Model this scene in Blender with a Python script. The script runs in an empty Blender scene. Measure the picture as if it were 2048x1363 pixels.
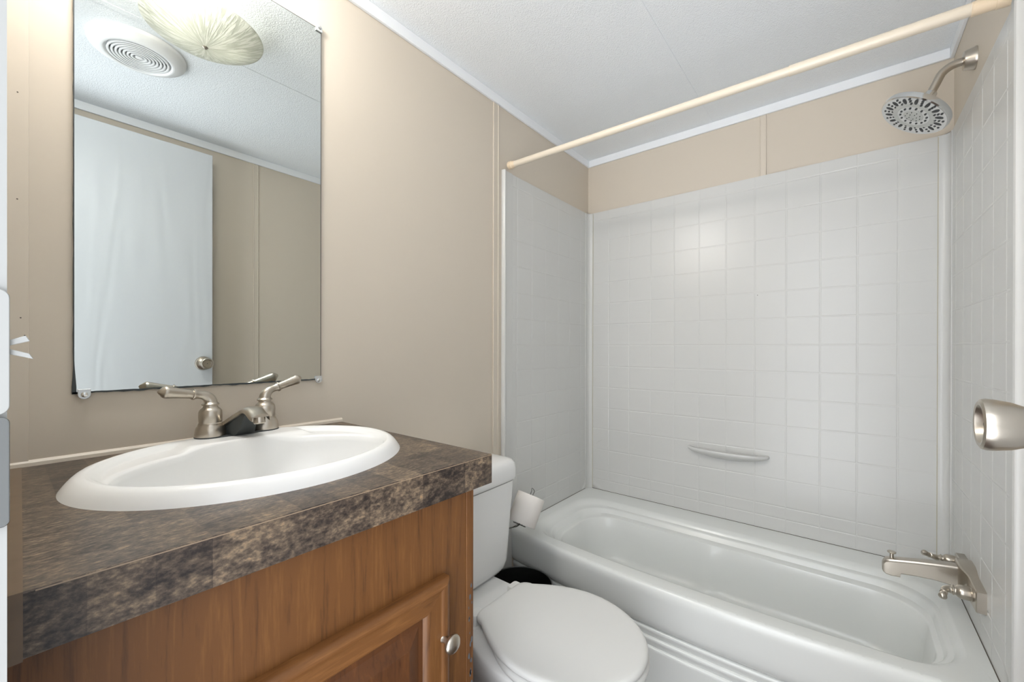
import bpy, math, random
from math import sin, cos, pi, radians, sqrt
from mathutils import Vector, Matrix, noise
random.seed(7)
S = bpy.context.scene
C = S.collection

# ------------------------------------------------------------------ camera
FPX, CX, CY = 828.989, 1024.426, 697.516          # focal length and principal point, 2048x1363 frame
YAW, PITCH, ROLL = radians(38.8473), radians(-0.1012), radians(0.1124)
CAMZ = 1.12
F = Vector((cos(YAW) * cos(PITCH), sin(YAW) * cos(PITCH), sin(PITCH)))
R0 = Vector((sin(YAW), -cos(YAW), 0)); U0 = R0.cross(F)
RR = R0 * cos(ROLL) + U0 * sin(ROLL); UU = -R0 * sin(ROLL) + U0 * cos(ROLL)
cd = bpy.data.cameras.new('camera'); cam = bpy.data.objects.new('camera', cd); C.objects.link(cam)
cd.sensor_width = 36; cd.lens = FPX / 2048 * 36; cd.clip_start = 0.01
cd.shift_x = -(CX - 1024) / 2048; cd.shift_y = (CY - 681.5) / 2048
m = Matrix.Identity(4)
for i in range(3):
    m[i][0] = RR[i]; m[i][1] = UU[i]; m[i][2] = -F[i]
m[2][3] = CAMZ
cam.matrix_world = m
S.camera = cam
# ------------------------------------------------------------------ world, exposure
S.view_settings.view_transform = 'Standard'; S.view_settings.look = 'None'
S.view_settings.gamma = 1; S.view_settings.use_curve_mapping = False
S.view_settings.exposure = 0.2
w = bpy.data.worlds.new('world'); S.world = w; w.use_nodes = True
# added fill through the doorway, stronger from above and below than at eye level
SKY_UP, SKY_LEVEL, SKY_DOWN = 9.5, 2.9, 15.0
def world_light():
    nt = w.node_tree; L = nt.links.new; N = nt.nodes.new; bg = nt.nodes['Background']
    tc = N('ShaderNodeTexCoord'); sp_ = N('ShaderNodeSeparateXYZ'); L(tc.outputs['Generated'], sp_.inputs[0])
    def mth(op, a, b=None, c=False):
        n = N('ShaderNodeMath'); n.operation = op; n.use_clamp = c
        for i, v in enumerate((a, b)):
            if v is None: continue
            if isinstance(v, (int, float)): n.inputs[i].default_value = v
            else: L(v, n.inputs[i])
        return n.outputs[0]
    x, y, z = sp_.outputs
    up = mth('MULTIPLY', mth('MAXIMUM', z, 0.0), SKY_UP); dn = mth('MULTIPLY', mth('MAXIMUM', mth('MULTIPLY', z, -1.0), 0.0), SKY_DOWN)
    lv = mth('MULTIPLY', mth('SUBTRACT', 1.0, mth('ABSOLUTE', z)), SKY_LEVEL)
    az = mth('MAXIMUM', mth('MULTIPLY', x, -1.0), 0.0)
    hz = mth('MAXIMUM', mth('SQRT', mth('SUBTRACT', 1.0, mth('MULTIPLY', z, z))), 0.001)
    az = mth('POWER', mth('MINIMUM', mth('DIVIDE', az, hz), 1.0), SKY_AZ)
    low = mth('MULTIPLY', hz, hz)
    L(mth('MULTIPLY', mth('ADD', mth('MULTIPLY', mth('ADD', up, dn), low), lv), az), bg.inputs[1])
    bg.inputs[0].default_value = SKY_COL
SKY_AZ = 0.8; SKY_COL = (0.95, 0.98, 1.03, 1)
world_light()


def lamp(name, loc, power, radius, col=(1, .96, .9)):
    l = bpy.data.lights.new(name, 'POINT'); l.energy = power; l.shadow_soft_size = radius; l.color = col
    return l

BULB_POWER = 0.22
ADDED_LIGHT_POWER = 5.0

# ------------------------------------------------------------------ room numbers (metres, floor z = 0)
D = 1.0922; XB = 2.0114; YR = -0.2798; ZC = 2.1303
RIM = 0.3727; STOP = 1.8425; PT = 0.008
ZK = 0.9165


# ------------------------------------------------------------------ materials
def lin(c):
    return tuple(((v / 255) / 12.92 if v / 255 <= .04045 else ((v / 255 + .055) / 1.055) ** 2.4) for v in c) + (1,)


def mat(name, rgb, rough=.5, metal=0., bump=None, spec=.5, coat=0., vary=None):
    """plain principled material; bump=(scale, strength, distance[, stretch]); vary=(scale, rgb2, amount)"""
    M = bpy.data.materials.new(name); M.use_nodes = True
    nt = M.node_tree; b = nt.nodes['Principled BSDF']
    b.inputs['Base Color'].default_value = lin(rgb); b.inputs['Roughness'].default_value = rough
    b.inputs['Metallic'].default_value = metal; b.inputs['Specular IOR Level'].default_value = spec
    b.inputs['Coat Weight'].default_value = coat
    tc = None
    if bump or vary:
        tc = nt.nodes.new('ShaderNodeTexCoord'); mp = nt.nodes.new('ShaderNodeMapping')
        nt.links.new(tc.outputs['Object'], mp.inputs[0])
    if bump:
        if len(bump) > 3: mp.inputs['Scale'].default_value = bump[3]
        n = nt.nodes.new('ShaderNodeTexNoise'); n.inputs['Scale'].default_value = bump[0]; n.inputs['Detail'].default_value = 3
        nt.links.new(mp.outputs[0], n.inputs['Vector'])
        bn = nt.nodes.new('ShaderNodeBump'); bn.inputs['Strength'].default_value = bump[1]; bn.inputs['Distance'].default_value = bump[2]
        nt.links.new(n.outputs[0], bn.inputs['Height']); nt.links.new(bn.outputs[0], b.inputs['Normal'])
    if vary:
        n2 = nt.nodes.new('ShaderNodeTexNoise'); n2.inputs['Scale'].default_value = vary[0]; n2.inputs['Detail'].default_value = 5
        nt.links.new(tc.outputs['Object'], n2.inputs['Vector'])
        mx = nt.nodes.new('ShaderNodeMix'); mx.data_type = 'RGBA'
        mx.inputs[6].default_value = lin(rgb); mx.inputs[7].default_value = lin(vary[1])
        mr = nt.nodes.new('ShaderNodeMapRange'); mr.inputs[1].default_value = .4; mr.inputs[2].default_value = .75; mr.inputs[4].default_value = vary[2]
        nt.links.new(n2.outputs[0], mr.inputs[0]); nt.links.new(mr.outputs[0], mx.inputs[0])
        nt.links.new(mx.outputs[2], b.inputs['Base Color'])
    return M


def ramp(nt, stops):
    r = nt.nodes.new('ShaderNodeValToRGB'); e = r.color_ramp.elements
    e[0].position, e[0].color = stops[0][0], lin(stops[0][1])
    e[1].position, e[1].color = stops[-1][0], lin(stops[-1][1])
    for p, c in stops[1:-1]:
        k = e.new(p); k.color = lin(c)
    return r


def wood(name, scale, c1=(130, 87, 44), c2=(110, 70, 33), c3=(78, 47, 21), rough=.5):
    """wood laminate; the grain runs along the axis given the smallest scale"""
    M = bpy.data.materials.new(name); M.use_nodes = True; nt = M.node_tree; b = nt.nodes['Principled BSDF']
    tc = nt.nodes.new('ShaderNodeTexCoord'); mp = nt.nodes.new('ShaderNodeMapping'); mp.inputs['Scale'].default_value = scale
    nt.links.new(tc.outputs['Object'], mp.inputs[0])
    big = nt.nodes.new('ShaderNodeTexNoise'); big.inputs['Scale'].default_value = 1.0; big.inputs['Detail'].default_value = 2
    big.inputs['Distortion'].default_value = .6
    nt.links.new(mp.outputs[0], big.inputs['Vector'])
    mul = nt.nodes.new('ShaderNodeMath'); mul.operation = 'MULTIPLY'; mul.inputs[1].default_value = 11
    nt.links.new(big.outputs[0], mul.inputs[0])
    fr = nt.nodes.new('ShaderNodeMath'); fr.operation = 'PINGPONG'; fr.inputs[1].default_value = 1.0
    nt.links.new(mul.outputs[0], fr.inputs[0])
    fine = nt.nodes.new('ShaderNodeTexNoise'); fine.inputs['Scale'].default_value = 13; fine.inputs['Detail'].default_value = 6
    fine.inputs['Roughness'].default_value = .65
    nt.links.new(mp.outputs[0], fine.inputs['Vector'])
    a = nt.nodes.new('ShaderNodeMix'); a.data_type = 'FLOAT'; a.inputs[0].default_value = .72
    nt.links.new(fr.outputs[0], a.inputs[2]); nt.links.new(fine.outputs[0], a.inputs[3])
    r = ramp(nt, [(.22, c3), (.44, c2), (.56, c2), (.80, c1)])
    nt.links.new(a.outputs[0], r.inputs[0]); nt.links.new(r.outputs[0], b.inputs['Base Color'])
    b.inputs['Roughness'].default_value = rough
    bn = nt.nodes.new('ShaderNodeBump'); bn.inputs['Strength'].default_value = .12; bn.inputs['Distance'].default_value = .001
    nt.links.new(fine.outputs[0], bn.inputs['Height']); nt.links.new(bn.outputs[0], b.inputs['Normal'])
    return M


def stone_laminate(name):
    M = bpy.data.materials.new(name); M.use_nodes = True; nt = M.node_tree; b = nt.nodes['Principled BSDF']
    L = nt.links.new
    tc = nt.nodes.new('ShaderNodeTexCoord')
    mp = nt.nodes.new('ShaderNodeMapping'); mp.inputs['Scale'].default_value = (1, 2.2, 1.6); L(tc.outputs['Object'], mp.inputs[0])
    n1 = nt.nodes.new('ShaderNodeTexNoise'); n1.inputs['Scale'].default_value = 24; n1.inputs['Detail'].default_value = 8; n1.inputs['Roughness'].default_value = .62
    n1.inputs['Distortion'].default_value = .5; L(mp.outputs[0], n1.inputs['Vector'])
    n2 = nt.nodes.new('ShaderNodeTexNoise'); n2.inputs['Scale'].default_value = 110; n2.inputs['Detail'].default_value = 6; n2.inputs['Roughness'].default_value = .7
    L(mp.outputs[0], n2.inputs['Vector'])
    mixn = nt.nodes.new('ShaderNodeMix'); mixn.data_type = 'FLOAT'; mixn.inputs[0].default_value = .62
    L(n1.outputs[0], mixn.inputs[2]); L(n2.outputs[0], mixn.inputs[3])
    # irregular square patches with their own tone
    mp2 = nt.nodes.new('ShaderNodeMapping'); mp2.inputs['Scale'].default_value = (21, 6.5, 9); mp2.inputs['Location'].default_value = (.3, .2, .5)
    L(tc.outputs['Object'], mp2.inputs[0])
    fl = nt.nodes.new('ShaderNodeVectorMath'); fl.operation = 'FLOOR'; L(mp2.outputs[0], fl.inputs[0])
    wn = nt.nodes.new('ShaderNodeTexWhiteNoise'); wn.noise_dimensions = '3D'; L(fl.outputs[0], wn.inputs['Vector'])
    ad = nt.nodes.new('ShaderNodeMath'); ad.operation = 'MULTIPLY_ADD'; ad.inputs[1].default_value = .085
    L(wn.outputs['Value'], ad.inputs[0]); L(mixn.outputs[0], ad.inputs[2])
    r = ramp(nt, [(.41, (36, 30, 28)), (.48, (62, 52, 46)), (.54, (84, 72, 61)), (.60, (106, 91, 76)), (.66, (136, 117, 95)), (.72, (160, 130, 98))])
    L(ad.outputs[0], r.inputs[0]); L(r.outputs[0], b.inputs['Base Color'])
    b.inputs['Roughness'].default_value = .38
    bn = nt.nodes.new('ShaderNodeBump'); bn.inputs['Strength'].default_value = .15; bn.inputs['Distance'].default_value = .0006
    L(n2.outputs[0], bn.inputs['Height']); L(bn.outputs[0], b.inputs['Normal'])
    return M


M_WALL = mat('wall_beige', (207, 197, 182), .55, bump=(60, .05, .002))
M_CEIL = mat('ceiling_white', (240, 244, 247), .7, bump=(280, .75, .0035))
M_TRIM = mat('trim_white', (236, 239, 242), .45)
M_BATTEN = mat('batten_beige', (211, 201, 186), .45)
M_CASING = mat('casing_white', (172, 173, 171), .5)
M_FLOOR = mat('floor_vinyl', (92, 74, 60), .5, vary=(9, (66, 50, 40), 1.))
M_PLAST = mat('surround_plastic', (208, 208, 205), .28, bump=(26, .05, .004))
M_TUB = mat('tub_plastic', (225, 227, 224), .22)
M_CER = mat('ceramic_white', (226, 226, 224), .16)
M_SEAT = mat('seat_plastic', (220, 220, 217), .3)
M_SINK = mat('sink_white', (238, 238, 236), .22)
M_NICKEL = mat('brushed_nickel', (190, 182, 170), .3, 1., bump=(140, .06, .001))
M_CHROME = mat('chrome', (225, 226, 226), .12, 1.)
M_PLATE = mat('plate_steel', (150, 152, 152), .25, 1.)
M_NOZ = mat('nozzle_dark', (60, 62, 62), .5)
M_FACE = mat('shower_face_grey', (192, 194, 190), .35, .3)
M_DARKPL = mat('dark_grey_plastic', (62, 66, 66), .4)
M_ROD = mat('rod_cream', (222, 211, 193), .28)
M_ROD2 = mat('rod_cap_cream', (226, 206, 178), .4)
M_BLACK = mat('bin_black', (14, 14, 14), .45)
M_BINRIM = mat('bin_rim', (86, 88, 88), .35)
M_PAPER = mat('tissue', (234, 229, 223), .9, bump=(120, .2, .001))
M_CARD = mat('cardboard', (150, 130, 105), .9)
M_WIRE = mat('wire_metal', (112, 112, 108), .3, 1.)
M_DOOR = None
M_CAULK = mat('old_caulk', (188, 180, 154), .6)
M_GAP = mat('joint_dark', (90, 82, 72), .7)
M_BACKING = mat('mirror_backing', (58, 64, 66), .6)
M_CLIP = mat('clear_clip', (205, 208, 208), .12, .4)
M_FAN = mat('fan_white', (232, 233, 233), .4)
M_FANIN = mat('fan_inside', (150, 152, 152), .6)
M_TOP = stone_laminate('stone_laminate')
M_STRIP = mat('brown_strip', (104, 84, 64), .3, vary=(40, (88, 70, 52), .6))
M_TOPEDGE = mat('laminate_edge', (150, 130, 108), .35)
M_WV = wood('wood_vertical', (20, 20, 1.3))
M_WH = wood('wood_horizontal', (1.6, 13, 26), (142, 96, 52), (118, 76, 38), (86, 53, 25))
M_WP = wood('wood_panel', (15, 15, 1.8), (112, 68, 33), (92, 54, 25), (68, 38, 17))
M_CHIP = mat('paint_chip', (96, 100, 104), .7)
M_WCHIP = mat('white_chip', (205, 190, 165), .7)

# mirror
M_MIRROR = mat('mirror_silver', (214, 218, 216), .0, 1.)


def door_mat():
    M = bpy.data.materials.new('door_white'); M.use_nodes = True; nt = M.node_tree; b = nt.nodes['Principled BSDF']; L = nt.links.new
    b.inputs['Base Color'].default_value = lin((192, 195, 197)); b.inputs['Roughness'].default_value = .42
    tc = nt.nodes.new('ShaderNodeTexCoord'); mp = nt.nodes.new('ShaderNodeMapping'); mp.inputs['Scale'].default_value = (6.5, 1, 1.1)
    L(tc.outputs['Object'], mp.inputs[0])
    n = nt.nodes.new('ShaderNodeTexNoise'); n.inputs['Scale'].default_value = .9; n.inputs['Detail'].default_value = 1.5; n.inputs['Distortion'].default_value = .4
    L(mp.outputs[0], n.inputs['Vector'])
    mu = nt.nodes.new('ShaderNodeMath'); mu.operation = 'MULTIPLY'; mu.inputs[1].default_value = 42; L(n.outputs[0], mu.inputs[0])
    sn = nt.nodes.new('ShaderNodeMath'); sn.operation = 'SINE'; L(mu.outputs[0], sn.inputs[0])
    bn = nt.nodes.new('ShaderNodeBump'); bn.inputs['Strength'].default_value = .16; bn.inputs['Distance'].default_value = .0015
    L(sn.outputs[0], bn.inputs['Height']); L(bn.outputs[0], b.inputs['Normal'])
    return M


M_DOOR = door_mat()


def shade_mat():
    """alabaster style pressed glass: streaks run out from the centre"""
    M = bpy.data.materials.new('lamp_shade_glass'); M.use_nodes = True; nt = M.node_tree; L = nt.links.new
    for n in list(nt.nodes): nt.nodes.remove(n)
    out = nt.nodes.new('ShaderNodeOutputMaterial')
    tc = nt.nodes.new('ShaderNodeTexCoord'); sep = nt.nodes.new('ShaderNodeSeparateXYZ'); L(tc.outputs['Object'], sep.inputs[0])
    at = nt.nodes.new('ShaderNodeMath'); at.operation = 'ARCTAN2'; L(sep.outputs[1], at.inputs[0]); L(sep.outputs[0], at.inputs[1])
    ln = nt.nodes.new('ShaderNodeVectorMath'); ln.operation = 'LENGTH'; L(tc.outputs['Object'], ln.inputs[0])
    cmb = nt.nodes.new('ShaderNodeCombineXYZ')
    m1 = nt.nodes.new('ShaderNodeMath'); m1.operation = 'MULTIPLY'; m1.inputs[1].default_value = 13; L(at.outputs[0], m1.inputs[0])
    m2 = nt.nodes.new('ShaderNodeMath'); m2.operation = 'MULTIPLY'; m2.inputs[1].default_value = 26; L(ln.outputs['Value'], m2.inputs[0])
    L(m1.outputs[0], cmb.inputs[0]); L(m2.outputs[0], cmb.inputs[1])
    n = nt.nodes.new('ShaderNodeTexNoise'); n.inputs['Scale'].default_value = 1.1; n.inputs['Detail'].default_value = 3; n.inputs['Distortion'].default_value = .5
    L(cmb.outputs[0], n.inputs['Vector'])
    r = nt.nodes.new('ShaderNodeMapRange'); r.inputs[1].default_value = .42; r.inputs[2].default_value = .60; L(n.outputs[0], r.inputs[0])
    bn = nt.nodes.new('ShaderNodeBump'); bn.inputs['Strength'].default_value = .5; bn.inputs['Distance'].default_value = .002
    L(r.outputs[0], bn.inputs['Height'])
    mc = nt.nodes.new('ShaderNodeMix'); mc.data_type = 'RGBA'; mc.inputs[6].default_value = lin((212, 213, 203)); mc.inputs[7].default_value = lin((243, 243, 236))
    L(r.outputs[0], mc.inputs[0])
    tr = nt.nodes.new('ShaderNodeBsdfTransparent'); tl = nt.nodes.new('ShaderNodeBsdfTranslucent'); df = nt.nodes.new('ShaderNodeBsdfDiffuse'); gl = nt.nodes.new('ShaderNodeBsdfGlossy')
    gl.inputs['Roughness'].default_value = .15
    for q in (tl, df): L(mc.outputs[2], q.inputs['Color'])
    tr.inputs[0].default_value = (.9, .9, .86, 1)
    for q in (df, gl, tl): L(bn.outputs[0], q.inputs['Normal'])
    a = nt.nodes.new('ShaderNodeMixShader'); a.inputs[0].default_value = .5; L(tl.outputs[0], a.inputs[1]); L(df.outputs[0], a.inputs[2])
    b_ = nt.nodes.new('ShaderNodeMixShader'); b_.inputs[0].default_value = .12; L(a.outputs[0], b_.inputs[1]); L(tr.outputs[0], b_.inputs[2])
    c_ = nt.nodes.new('ShaderNodeMixShader'); c_.inputs[0].default_value = .08; L(b_.outputs[0], c_.inputs[1]); L(gl.outputs[0], c_.inputs[2])
    L(c_.outputs[0], out.inputs[0])
    return M


M_SHADE = shade_mat()


# ------------------------------------------------------------------ mesh tools
class MB:
    def __init__(self): self.v = []; self.f = []

    def add(self, vs, fs):
        o = len(self.v); self.v += [tuple(q) for q in vs]; self.f += [tuple(i + o for i in f) for f in fs]

    def box(self, x0, x1, y0, y1, z0, z1):
        if x0 > x1: x0, x1 = x1, x0
        if y0 > y1: y0, y1 = y1, y0
        vs = [(x0, y0, z0), (x1, y0, z0), (x1, y1, z0), (x0, y1, z0), (x0, y0, z1), (x1, y0, z1), (x1, y1, z1), (x0, y1, z1)]
        self.add(vs, [(3, 2, 1, 0), (4, 5, 6, 7), (0, 1, 5, 4), (1, 2, 6, 5), (2, 3, 7, 6), (3, 0, 4, 7)]); return self

    def hexa(self, b, t):
        self.add(list(b) + list(t), [(3, 2, 1, 0), (4, 5, 6, 7), (0, 1, 5, 4), (1, 2, 6, 5), (2, 3, 7, 6), (3, 0, 4, 7)]); return self

    def rings(self, rs, cap0=True, cap1=True, closed=True):
        n = len(rs[0]); o = len(self.v)
        for r in rs: self.v += [tuple(q) for q in r]
        for i in range(len(rs) - 1):
            for j in range(n if closed else n - 1):
                a = o + i * n + j; b = o + i * n + (j + 1) % n
                self.f.append((a, b, b + n, a + n))
        if cap0: self.f.append(tuple(o + j for j in range(n))[::-1])
        if cap1: self.f.append(tuple(o + (len(rs) - 1) * n + j for j in range(n)))
        return self

    def lathe(self, prof, org, ax, n=32, cap=True, start=None):
        """prof: list of (distance along the axis, radius)"""
        ax = Vector(ax).normalized(); org = Vector(org)
        u = ax.orthogonal().normalized() if start is None else Vector(start); w_ = ax.cross(u)
        rs = [[org + ax * t + (u * cos(2 * pi * k / n) + w_ * sin(2 * pi * k / n)) * max(r, 1e-5) for k in range(n)] for t, r in prof]
        return self.rings(rs, cap, cap)

    def tube(self, path, rad, n=14, cap=True, sq=None):
        P = [Vector(q) for q in path]; rad = rad if isinstance(rad, (list, tuple)) else [rad] * len(P)
        T = [(P[min(i + 1, len(P) - 1)] - P[max(i - 1, 0)]).normalized() for i in range(len(P))]
        u = T[0].orthogonal().normalized(); rs = []
        for i, p in enumerate(P):
            u = (u - T[i] * u.dot(T[i])).normalized(); v = T[i].cross(u)
            rs.append([p + (u * cos(2 * pi * k / n) + v * sin(2 * pi * k / n)) * rad[i] for k in range(n)])
        return self.rings(rs, cap, cap)

    def grid(self, fn, us, vs_):
        o = len(self.v); nu, nv = len(us), len(vs_)
        for a in us:
            for b in vs_: self.v.append(tuple(fn(a, b)))
        for i in range(nu - 1):
            for j in range(nv - 1):
                a = o + i * nv + j; self.f.append((a, a + nv, a + nv + 1, a + 1))
        return self

    def build(self, name, m_, parent=None, smooth=35, bevel=0, seg=2, sub=0):
        me = bpy.data.meshes.new(name); me.from_pydata(self.v, [], self.f); me.update()
        import bmesh
        bm = bmesh.new(); bm.from_mesh(me); bmesh.ops.remove_doubles(bm, verts=bm.verts, dist=1e-6)
        bmesh.ops.recalc_face_normals(bm, faces=bm.faces); bm.to_mesh(me); bm.free()
        if smooth:
            for p in me.polygons: p.use_smooth = True
            me.set_sharp_from_angle(angle=radians(smooth))
        me.materials.append(m_)
        o = bpy.data.objects.new(name, me); C.objects.link(o)
        if parent: o.parent = parent
        if bevel:
            b = o.modifiers.new('bevel', 'BEVEL'); b.width = bevel; b.segments = seg; b.limit_method = 'ANGLE'; b.angle_limit = radians(40); b.harden_normals = True
        if sub:
            s_ = o.modifiers.new('sub', 'SUBSURF'); s_.levels = sub; s_.render_levels = sub
        return o


def tag(o, label, cat, group=None):
    o['label'] = label; o['category'] = cat
    if group: o['group'] = group
    return o


def thing(name, label, cat, loc=(0, 0, 0), group=None):
    """an Empty at the thing's base; parts are built in world numbers and parented with the base taken off"""
    o = bpy.data.objects.new(name, None); C.objects.link(o); o.location = loc; o.empty_display_size = .05
    return tag(o, label, cat, group)


def attach(parent, *obs):
    """parent parts that were built in world coordinates"""
    base = Vector((0, 0, 0)); p = parent
    while p: base += p.location; p = p.parent
    for o in obs:
        if o.type == 'MESH' and not o.get('shifted'):
            o.data.transform(Matrix.Translation(-base)); o['shifted'] = 1
            del o['shifted']
        o.parent = parent
    return obs[0]


def struct(o):
    o['kind'] = 'structure'; return o


def arc(cx, cy, r, a0, a1, n):
    return [(cx + r * cos(radians(a0 + (a1 - a0) * i / n)), cy + r * sin(radians(a0 + (a1 - a0) * i / n))) for i in range(n + 1)]


def rrect(x0, x1, y0, y1, r, nc=10, ns=24):
    """rounded rectangle with the same point count whatever its size"""
    r = min(r, (x1 - x0) / 2 - 1e-4, (y1 - y0) / 2 - 1e-4); P = []
    def side(a, b):
        return [(a[0] + (b[0] - a[0]) * i / ns, a[1] + (b[1] - a[1]) * i / ns) for i in range(1, ns)]
    P += arc(x1 - r, y1 - r, r, 0, 90, nc); P += side((x1 - r, y1), (x0 + r, y1))
    P += arc(x0 + r, y1 - r, r, 90, 180, nc); P += side((x0, y1 - r), (x0, y0 + r))
    P += arc(x0 + r, y0 + r, r, 180, 270, nc); P += side((x0 + r, y0), (x1 - r, y0))
    P += arc(x1 - r, y0 + r, r, 270, 360, nc); P += side((x1, y0 + r), (x1, y1 - r))
    return P


def smoothstep(a, b, x):
    t = max(0, min(1, (x - a) / (b - a))); return t * t * (3 - 2 * t)


def lerp(a, b, t): return a + (b - a) * t


# ================================================================== THE ROOM
# the doorway is in wall_near: y from -0.205 to 0.44, up to z = 2.04
struct(MB().box(-.12, XB + .1, YR - .1, D + .1, -.05, 0).build('floor', M_FLOOR))
struct(MB().box(-.1, XB + .1, YR - .1, D + .1, ZC, ZC + .08).build('ceiling', M_CEIL))
struct(MB().box(-.1, XB + .1, D, D + .1, 0, ZC).build('wall_left', M_WALL))
struct(MB().box(XB, XB + .1, YR, D, 0, ZC).build('wall_far', M_WALL))
struct(MB().box(-.1, XB + .1, YR - .1, YR, 0, ZC).build('wall_right', M_WALL))
nw = MB(); nw.box(-.1, 0, .45, D, 0, ZC); nw.box(-.1, 0, YR, -.215, 0, ZC); nw.box(-.1, 0, -.215, .45, 2.05, ZC)
struct(nw.build('wall_near', M_WALL))
# door frame lining and the thin casing beside the vanity
fr = MB(); fr.box(-.1, 0, .44, .45, 0, 2.05); fr.box(-.1, 0, -.215, -.205, 0, 2.05); fr.box(-.1, 0, -.205, .44, 2.04, 2.05)
fr.box(0, .004, .44, .50, 0, 2.10); fr.box(0, .004, -.265, -.205, 0, 2.10); fr.box(0, .004, -.205, .44, 2.04, 2.09)
frame = struct(fr.build('trim_1', M_CASING))
# ceiling mouldings: 35 mm flat boards
TH = .010; TZ = 2.0953
struct(MB().box(0, XB, D - TH, D, TZ, ZC).build('trim_2', M_TRIM, bevel=.002))
struct(MB().box(XB - TH, XB, YR + TH, D - TH, TZ, ZC).build('trim_3', M_TRIM, bevel=.002))
struct(MB().box(0, XB, YR, YR + TH, TZ, ZC).build('trim_4', M_TRIM, bevel=.002))
struct(MB().box(0, TH, YR + TH, D - TH, 2.10, ZC).build('trim_5', M_TRIM, bevel=.002))
# ceiling seam strip
struct(MB().box(TH, XB - TH, .464, .488, ZC - .0016, ZC).build('trim_6', M_CEIL, bevel=.0012))


def batten(n, x, y, axis, half=.012):
    b = MB()
    if axis == 'x':
        s = -1 if y > 0 else 1
        b.box(x - half, x + half, y, y + s * .003, 0, TZ); b.box(x - half, x - half + .004, y, y + s * .005, 0, TZ); b.box(x + half - .004, x + half, y, y + s * .005, 0, TZ)
    else:
        b.box(x - .003, x, y - half, y + half, STOP, TZ); b.box(x - .005, x, y - half, y - half + .003, STOP, TZ); b.box(x - .005, x, y + half - .003, y + half, STOP, TZ)
    return struct(b.build('trim_%d' % n, M_BATTEN, bevel=.001))


batten(7, 1.248, D, 'x', .016)
batten(8, XB, .273, 'y')
batten(9, .864, YR, 'x')
struct(MB().box(0, .0335, D - .003, D, ZK, TZ).build('trim_10', M_BATTEN, bevel=.001))
for xx, zz in ((.0265, 1.895), (.0212, 1.55), (.0208, 1.37), (.0245, 1.17), (.029, 1.14)):
    h_ = MB().lathe([(0, .0011), (.0003, .0011)], (xx, D - .0030, zz), (0, -1, 0), 10).build('nail_hole', M_GAP, smooth=0); h_.parent = bpy.data.objects['trim_10']
# thin moulding between countertop and wall
cm = MB(); cm.rings([[(x, D, ZK - .001), (x, D - .007, ZK - .001), (x, D - .006, ZK + .006), (x, D - .002, ZK + .010), (x, D, ZK + .010)] for x in (.004, .60)])
struct(cm.build('trim_11', M_BATTEN))
struct(MB().box(.60, 1.28, D - .01, D, 0, .07).build('baseboard_left', M_CASING, bevel=.002))
struct(MB().box(.0, 1.28, YR, YR + .01, 0, .07).build('baseboard_right', M_CASING, bevel=.002))

# ================================================================== DOOR (open against wall_right)
DF = -.168; DT = .033; DW = .640
door = thing('door_1', 'white wood-grain interior door', 'door', (.004, DF - DT, .012)); struct(door)
for k in ('label', 'category'): del door[k]
dl = MB().box(.004, DW, DF - DT, DF, .012, 2.030).build('door_leaf', M_DOOR, bevel=.0015); attach(door, dl)
KX, KZ = .603, 1.047


def door_knob(sgn, face):
    k = MB(); ax = (0, sgn, 0)
    k.lathe([(0, .0325), (.004, .0325), (.009, .029), (.012, .018), (.016, .0125), (.026, .0115), (.030, .0135), (.036, .0185), (.046, .0225), (.056, .0245),
             (.062, .0250), (.0655, .0240), (.067, .0215), (.0665, .0185), (.062, .0165), (.0600, .0150), (.0598, .0)], (KX, face, KZ), ax, 40)
    kb = k.build('door_knob', M_NICKEL); attach(door, kb)
    b = MB().lathe([(.0595, .005), (.0625, .005), (.063, .0035)], (KX, face, KZ), ax, 20).build('lock_button', M_NICKEL)
    d = MB().lathe([(.0628, .0016), (.0634, .0016)], (KX, face, KZ), ax, 12).build('key_slot', M_DARKPL)
    attach(door, b, d)
    return kb


door_knob(1, DF)
kb2 = MB().lathe([(0, .0325), (.004, .0325), (.009, .029), (.012, .018), (.016, .0125), (.024, .0115), (.03, .0185), (.040, .0225), (.050, .0235), (.054, .021), (.055, .0)],
                 (KX, DF - DT, KZ), (0, -1, 0), 32).build('door_knob', M_NICKEL); attach(door, kb2)
la = MB(); la.box(DW, DW + .0015, DF - DT + .005, DF - .005, KZ - .028, KZ + .028)
la.add([(DW, DF - .024, KZ - .007), (DW, DF - .010, KZ - .007), (DW + .012, DF - .020, KZ - .007), (DW + .012, DF - .024, KZ - .007),
        (DW, DF - .024, KZ + .007), (DW, DF - .010, KZ + .007), (DW + .012, DF - .020, KZ + .007), (DW + .012, DF - .024, KZ + .007)],
       [(0, 1, 2, 3), (4, 5, 6, 7), (0, 1, 5, 4), (1, 2, 6, 5), (2, 3, 7, 6), (3, 0, 4, 7)])
attach(door, la.build('latch', M_NICKEL))
for hz in (.25, 1.05, 1.82):
    h = MB(); h.lathe([(0, .005), (.088, .005)], (.0, DF + .003, hz), (0, 0, 1), 14)
    attach(door, h.build('hinge', M_NICKEL))

# strike plates on the near door lining
def plate_round(x0, x1, z0, z1, y0, y1, r=.004):
    P = rrect(x0, x1, z0, z1, r, 5, 3)
    return MB().rings([[(a, y0, b) for a, b in P], [(a, y1, b) for a, b in P]])


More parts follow.
